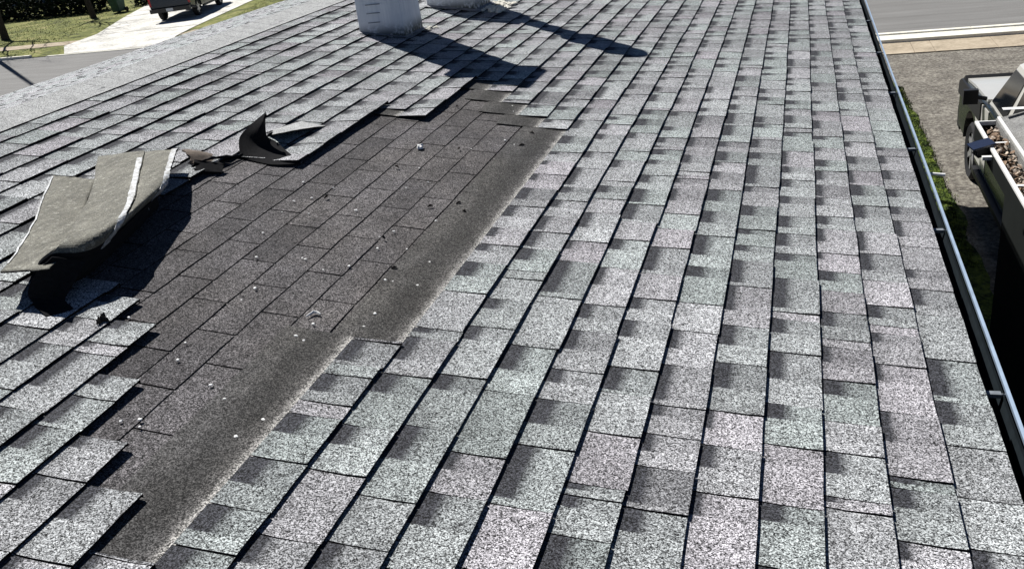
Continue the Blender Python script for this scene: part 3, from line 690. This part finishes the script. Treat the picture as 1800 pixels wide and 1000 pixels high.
# ------------------------------------------------------------------ vehicles
def arc(cy,cz,r,a0,a1,n=10): return [(cy+r*math.cos(R(a0+(a1-a0)*i/n)),cz+r*math.sin(R(a0+(a1-a0)*i/n))) for i in range(n+1)]
def pickup(loc,rotz,label,paint,lower,name='pickup_truck'):
    t=thing(name,(0,0,0),label,'pickup truck')
    W=.95; RW=.37; YF,YR=1.82,-1.72
    side=[(-2.75,.62)]+[(YR-.47,.52)]+arc(YR,.42,.47,180,0)[0:]+[(YR+.47,.40),(YF-.47,.40)]+arc(YF,.42,.47,180,0)+[(YF+.47,.45),(2.72,.48),(2.80,.70),(2.78,.98),(2.62,1.10),(1.9,1.16),(.80,1.22),(-.92,1.20),(-.95,1.22),(-2.74,1.22)]
    # body shell
    b=MB(); b.prism(side,-W,W)
    body=b.build('body',lower,t,bevel=.035)
    b=MB()
    for xa,xb in ((-.90,-.30),(-.295,.295),(.30,.90)): b.prism([(1.12,1.19),(2.0,1.158),(2.58,1.105),(2.56,1.135),(2.0,1.195),(1.12,1.235)],xa,xb)
    b.build('bonnet',paint,t,bevel=.012)
    for s in (-1,1):
        b=MB(); b.prism([(.66,.46),(1.32,.46),(1.36,.80),(1.52,.925),(1.52,.955),(1.14,.96),(1.14,1.17),(.72,1.19)],s*(W+.004)-.005,s*(W+.004)+.005); b.build('front_wing',paint,t)
    # bed recess: liner and rails sit on the box
    b=MB(); b.box(-.78,.78,-2.66,-1.02,1.221,1.226); b.build('bed_floor',M_black,t)
    for s in (-1,1):
        b=MB(); b.box(s*.80-.04,s*.80+.04,-2.7,-1.0,1.223,1.275); b.build('bed_rail',lower,t,bevel=.01)
    b=MB(); b.box(-.86,.86,-2.80,-2.752,.66,1.20); tg=b.build('tailgate',lower,t,bevel=.012)
    b=MB(); b.box(-.14,.14,-2.83,-2.802,1.02,1.09); b.build('tailgate_handle',M_chrome,tg)
    b=MB(); b.prism([(-2.76,.42),(-2.98,.44),(-2.99,.62),(-2.76,.64)],-.93,.93); bp=b.build('rear_bumper',M_black,t,bevel=.02)
    b=MB(); b.box(-.16,.16,-3.0,-2.992,.47,.60); b.build('licence_plate',M_plate,bp)
    b=MB(); b.prism([(2.76,.38),(2.95,.40),(2.97,.66),(2.76,.70)],-.93,.93); b.build('front_bumper',M_black,t,bevel=.03)
    for s in (-1,1):
        b=MB(); b.prism([(1.15,.96),(2.79,.90),(2.76,1.06),(2.60,1.13),(1.15,1.185)],s*(W+.012)-.012,s*(W+.012)+.012); b.build('wing_trim',M_black,t)
    b=MB(); b.prism([(2.52,1.10),(2.80,1.0),(2.84,1.04),(2.60,1.17)],-.93,.93); b.build('bonnet_guard',M_black,t,bevel=.01)
    b=MB(); b.box(-.62,.62,2.781,2.83,.72,.98); gr=b.build('grille',M_black,t,bevel=.01)
    for s in (-1,1):
        b=MB(); b.box(s*.90-.055,s*.90+.055,-2.79,-2.742,.72,1.12); b.build('tail_light',M_tail,t,bevel=.01)
        b=MB(); b.box(s*.80-.13,s*.80+.13,2.70,2.80,.76,.96); b.build('headlight',M_lamp,t,bevel=.02)
        b=MB(); b.tube([(s*(W-.03),1.10,1.25),(s*(W+.10),1.10,1.28)],.025,6); b.box(s*(W+.15)-.08,s*(W+.15)+.08,1.06,1.14,1.20,1.37); b.build('door_mirror',M_black,t,bevel=.025)
        b=MB(); b.prism([(-.85,.44),(.62,.44),(.72,1.17),(-.85,1.17)],s*(W+.003)-.003,s*(W+.003)+.003); dr=b.build('door',lower,t)
        b=MB(); b.box(s*(W+.016)-.010,s*(W+.016)+.010,-.70,-.52,1.02,1.05); b.build('door_handle',M_chrome,dr)
        b=MB(); b.box(s*(W+.01)-.05,s*(W+.01)+.05,-1.1,1.2,.33,.39); b.build('running_board',M_black,t,bevel=.01)
    # greenhouse
    def ring(z,y0,y1,w): return [(-w,y0,z),(w,y0,z),(w,y1,z),(-w,y1,z)]
    A=ring(1.20,-.85,1.08,.90); B=ring(1.80,-.72,.42,.76); C=ring(1.88,-.62,.28,.68)
    b=MB()
    for P_,Q_ in ((A,B),(B,C)):
        for k in range(4): b.face([P_[k],P_[(k+1)%4],Q_[(k+1)%4],Q_[k]])
    b.face(C); cab=b.build('cab',paint,t,merge=True,bevel=.03)
    def pane(k,ins,name_,off=.008,cut=(0,1)):
        P_=[Vector(A[k]),Vector(A[(k+1)%4]),Vector(B[(k+1)%4]),Vector(B[k])]
        n_=(P_[1]-P_[0]).cross(P_[3]-P_[0]).normalized()
        def bl(s,v_): return (P_[0]*(1-s)+P_[1]*s)*(1-v_)+(P_[3]*(1-s)+P_[2]*s)*v_
        g_=MB(); q_=[bl(cut[0]+ins,.10),bl(cut[1]-ins,.10),bl(cut[1]-ins,.90),bl(cut[0]+ins,.90)]
        g_.face([x+n_*off for x in q_])
        for i in range(4): g_.face([q_[i]+n_*off,q_[i],q_[(i+1)%4],q_[(i+1)%4]+n_*off])
        g_.build(name_,M_glass,cab)
    pane(0,.07,'rear_window'); pane(2,.05,'windscreen')
    pane(1,.05,'side_window',cut=(.0,.50)); pane(1,.04,'side_window',cut=(.50,1))
    pane(3,.04,'side_window',cut=(.0,.50)); pane(3,.05,'side_window',cut=(.50,1))
    for s in (-1,1):
        for yy in (YF,YR):
            b=MB(); n=28; prof=[(.10,.24),(.12,.33),(.09,RW),(-.09,RW),(-.12,.33),(-.10,.24)]
            for i in range(n):
                a,c=2*math.pi*i/n,2*math.pi*(i+1)/n
                for k in range(len(prof)-1):
                    (x0,r0),(x1,r1)=prof[k],prof[k+1]
                    f=lambda x_,r_,an:(s*(W-.13)+x_,yy+r_*math.cos(an),RW+r_*math.sin(an))
                    b.face([f(x0,r0,a),f(x0,r0,c),f(x1,r1,c),f(x1,r1,a)])
            wh=b.build('wheel',M_rub,t,smooth=False)
            b=MB(); xo=s*(W-.13)+s*.085
            for i in range(6):
                a=2*math.pi*i/6; T_=Matrix.Translation((xo,yy,RW))@Matrix.Rotation(a,4,'X')
                b.box(-.012,.012,-.035,.035,.0,.24,T=T_)
            b.tube([(xo-s*.02,yy,RW),(xo+s*.02,yy,RW)],.07,14)
            b.tube([(xo-s*.03,yy,RW),(xo-s*.02,yy,RW)],.235,24)
            b.build('rim',M_rim,wh)
    # dark wells
    for yy in (YF,YR):
        b=MB(); b.box(-W+.26,W-.26,yy-.44,yy+.44,.45,.86); b.build('wheel_well',M_black,t)
    t.location=loc; t.rotation_euler=(0,0,rotz); return t
pickup((-28.9,39.0,.03),R(17),'dark blue pickup truck parked tail first on the pale driveway across the street',M_navy,M_navy)
pickup((2.56,10.5,0),0,'dark pickup truck with pale bonnet and roof parked beside the mossy strip',M_pearl,M_dgreen)
# ------------------------------------------------------------------ shed beside the house
shed=thing('shed',(2.0,6.0,0),'small dark shed with grey roof and leaf filled white gutter','shed')
b=MB(); b.box(1.06,3.2,4.3,7.38,0,2.22); b.build('wall',M_dwall,shed)
b=MB(); sl_=.26
for (x0,x1,s0) in ((.965,2.1,1),):
    z0=2.215; z1=z0+(x1-x0)*sl_
    b.face([(x0,4.1,z0),(x1,4.1,z1),(x1,7.5,z1),(x0,7.5,z0)]); b.face([(x1,4.1,z1),(x1+1.135,4.1,z0),(x1+1.135,7.5,z0),(x1,7.5,z1)])
    b.face([(x0,7.5,z0),(x1,7.5,z1),(x1,7.5,z1-.06),(x0,7.5,z0-.06)]); b.face([(x0,4.1,z0),(x0,7.5,z0),(x0,7.5,z0-.06),(x0,4.1,z0-.06)])
    b.face([(x1+1.135,7.5,z0),(x1,7.5,z1),(x1,7.5,z1-.06),(x1+1.135,7.5,z0-.06)])
    b.face([(x0,7.42,z0-.05),(x1,7.42,z1-.05),(x1+1.135,7.42,z0-.05),(x1,7.42,z0-.12)])
rf=b.build('roof',M_roofgrey,shed)
b=MB(); b.box(.975,.995,4.1,7.5,2.222,2.232); b.box(1.0,2.1,7.44,7.50,2.30,2.302); b.build('drip_edge',M_white,rf)
b=MB(); b.box(.820,.844,4.1,7.5,2.188,2.205); b.box(.842,.97,7.485,7.5,2.172,2.204)
gs=b.build('gutter',M_white,shed,bevel=.003)
b=MB(); b.box(.824,.836,4.1,7.5,2.06,2.1875); b.box(.836,.985,4.1,7.5,2.06,2.072); b.box(.97,.985,4.1,7.5,2.072,2.205); b.box(.836,.97,7.486,7.498,2.072,2.17); b.build('gutter_trough',M_dwall,gs)
for y in (6.95,6.05,5.2):
    b=MB(); b.box(.842,.975,y-.012,y+.012,2.196,2.203); b.build('gutter_strap',M_white,gs)
b=MB(); b.box(1.03,1.058,5.35,5.62,.75,1.05); b.box(1.02,1.03,5.33,5.64,.70,.75); b.build('vent_box',M_wall,shed,bevel=.006)
b=MB(); rn=random.Random(6)
for i in range(620):
    y=rn.uniform(4.2,7.35); x=rn.uniform(.86,.955); z=rn.uniform(2.12,2.205); r=rn.uniform(.012,.03)
    q_=Matrix.Rotation(rn.uniform(0,6.28),4,'Z')@Matrix.Rotation(rn.uniform(-.9,.9),4,'X')@Matrix.Rotation(rn.uniform(-.9,.9),4,'Y')
    pl_=[(-1,0,0),(-.3,-.5,.12),(.5,-.45,.0),(1,0,.2),(.4,.5,.0),(-.4,.45,.1)]
    b.face([Vector((x,y,z))+q_@(Vector(p)*r) for p in pl_],mi=0 if rn.random()<.62 else 1)
o=b.build('leaf_litter',[M_leaf,M_leaf2]); tag(o,'dead brown leaves heaped in the white shed gutter','leaves',kind='stuff')
# solar lamp clipped to the shed gutter
T_=Matrix.Translation((.775,6.90,2.20))@Matrix.Rotation(R(-14),4,'Y')@Matrix.Rotation(R(8),4,'Z')
sl2=thing('solar_gutter_light',(.80,6.90,2.10),'small dark blue solar light clipped on the white shed gutter','light')
b=MB(); b.box(-.075,.075,-.075,.085,.0,.014,T=T_); b.build('solar_panel',M_solar,sl2,bevel=.003)
b=MB(); b.box(-.05,.05,-.05,.05,-.07,-.002,T=T_); b.build('lamp_housing',M_black,sl2,bevel=.01)
b=MB(); b.box(.76,.822,6.74,6.775,2.14,2.165); b.build('clip',M_white,sl2)
# ------------------------------------------------------------------ across the street
def tree(loc,h,r,seed,label,lean=(0,0),depth=5,spread=.55,first=.3):
    rnd=random.Random(seed); t=thing('bare_tree',loc,label,'tree'); tr=MB(); cr_=MB()
    def br(p,d,l,r0,dep,mb):
        n=4; pts=[p];rad=[r0]; q=Vector(p); dd=Vector(d)
        for i in range(n):
            dd=(dd+Vector((rnd.gauss(0,.10),rnd.gauss(0,.10),rnd.gauss(.02,.06)))).normalized(); q=q+dd*l/n; pts.append(q.copy()); rad.append(r0*(1-.42*(i+1)/n))
        mb.tube(pts,rad,6 if dep>2 else 4,cap=False)
        if dep<=0: return
        k=rnd.choice((2,3,3)) if dep>1 else 3
        for i in range(k):
            a=rnd.uniform(0,6.28); s=rnd.uniform(.35,.9)*spread*1.6; side=Vector((math.cos(a),math.sin(a),rnd.uniform(-.1,.4)))
            idx=n if i==0 else rnd.randint(2,n)
            br(pts[idx],(dd+side*s).normalized(),l*rnd.uniform(.6,.8),rad[idx]*rnd.uniform(.55,.8),dep-1,cr_)
    base=Vector(loc)
    pts=[base+Vector((0,0,-.1)),base+Vector((lean[0]*.15,lean[1]*.15,h*first*.5)),base+Vector((lean[0],lean[1],h*first))]
    tr.tube(pts,[r*1.35,r,r*.85],10); tr.build('trunk',M_bark,t,smooth=True)
    for i in range(4):
        a=i*1.57+rnd.random(); br(pts[2],Vector((math.cos(a)*.55,math.sin(a)*.55,1)).normalized(),h*.3,r*.55,depth-1,cr_)
    cr_.build('crown',M_bark,t,smooth=True); return t
tree((-37.4,35.6,0),12.5,.15,3,'tall bare branched tree on the far left lawn edge',(.1,.1),6,.6,.16)
tree((-36.6,41.0,0),10,.13,12,'slim leaning bare tree beside the green bin',(-1.2,.2),5,.5,.35)
tree((-39.6,35.0,0),7,.15,23,'bare tree at the far left beyond the pavement, spreading low twigs',(.3,-.4),6,.7,.10)
# leafless shrub
def bushy(name,x0,x1,y0,y1,h,n,mat,label,cat,seed,lf=.10):
    rnd=random.Random(seed); t=thing(name,((x0+x1)/2,(y0+y1)/2,0),label,cat); b=MB()
    for i in range(n):
        x=rnd.uniform(x0,x1); y=rnd.uniform(y0,y1); z=rnd.uniform(.05,h*(.88+.16*noise.noise(Vector((x*.9,y*.9,seed)))))
        q_=Matrix.Rotation(rnd.uniform(0,6.28),4,'Z')@Matrix.Rotation(rnd.uniform(0,3.1),4,'X'); r=lf*rnd.uniform(.6,1.3)
        b.face([Vector((x,y,z))+q_@Vector(p) for p in ((-r,0,0),(0,-r*.5,0),(r,0,0),(0,r*.5,0))])
    b.build('foliage',mat,t)
    s=MB()
    k=int((x1-x0)/.8)+1
    for i in range(k):
        x=x0+(x1-x0)*(i+.5)/k; s.tube([(x,(y0+y1)/2,0),(x+.1,(y0+y1)/2,h*.7)],[.05,.02],6)
    s.build('stem',M_bark,t); return t
bushy('hedge',-60,-38.6,43.4,45.4,2.1,14000,M_hedge,'long dark evergreen hedge behind the far lawn','hedge',1,.14)
bushy('shrub',-37.0,-34.8,44.5,46.3,1.0,1500,M_hedge,'low dark shrub right of the green bin','shrub',2,.10)
# neighbouring house
nh=thing('neighbour_house',(-48,58,0),'grey blue house front behind the dark hedge','house')
b=MB(); b.box(-62,-40,54,64,0,3.2); b.build('wall',M_brick,nh)
b=MB(); b.prism([(53.4,3.15),(59,5.2),(64.6,3.15)],-62.6,-39.4); b.build('roof',M_roofgrey,nh)
for x in (-58,-53,-48,-44):
    b=MB(); b.box(x-.75,x+.75,53.93,53.99,.9,2.3); wf=b.build('window',M_white,nh); b=MB(); b.box(x-.65,x+.65,53.90,53.928,1.0,2.2); b.build('pane',M_glass,wf)
b=MB(); b.box(-41.9,-40.9,53.9,53.99,0,2.05); b.build('door',M_black,nh)
# wheelie bin
bn=thing('wheelie_bin',(-36.2,42.6,0),'dark green wheelie bin standing at the driveway edge','bin')
cx,cy=-36.2,42.6; b=MB()
def rg(z,w,d): return [(cx-w,cy-d,z),(cx+w,cy-d,z),(cx+w,cy+d,z),(cx-w,cy+d,z)]
rs=[rg(.06,.24,.26),rg(.95,.31,.36),rg(1.0,.34,.39)]
for i in range(2):
    for k in range(4): b.face([rs[i][k],rs[i][(k+1)%4],rs[i+1][(k+1)%4],rs[i+1][k]])
b.face(rs[0][::-1]); b.build('bin_body',M_bin,bn,merge=True,bevel=.03)
b=MB(); b.box(cx-.35,cx+.35,cy-.40,cy+.42,1.0,1.07); b.build('lid',M_bin,bn,bevel=.03)
for s in (-1,1):
    b=MB(); b.tube([(cx+s*.25,cy+.30,.12),(cx+s*.32,cy+.30,.12)],.12,14); b.build('wheel',M_rub,bn)
# street lamp just out of the picture, its shadow falls across the road
lm=thing('street_lamp',(-32.2,29.75,0),'tall steel street lamp at the far kerb whose shadow crosses the road','street lamp')
b=MB(); b.tube([(-32.2,29.75,0),(-32.2,29.75,6),(-32.2,29.75,12.6)],[.11,.09,.07],10); b.build('pole',M_steel,lm,smooth=True)
b=MB(); b.tube([(-32.2,29.75,12.5),(-32.1,28.9,12.85),(-32.0,27.6,12.9)],[.05,.045,.04],8); b.build('arm',M_steel,lm)
b=MB(); b.box(-32.12,-31.88,27.0,27.6,12.84,12.96); b.build('lamp_head',M_steel,lm,bevel=.03)
for o in list(bpy.data.objects):
    if '_w' in o: del o['_w']
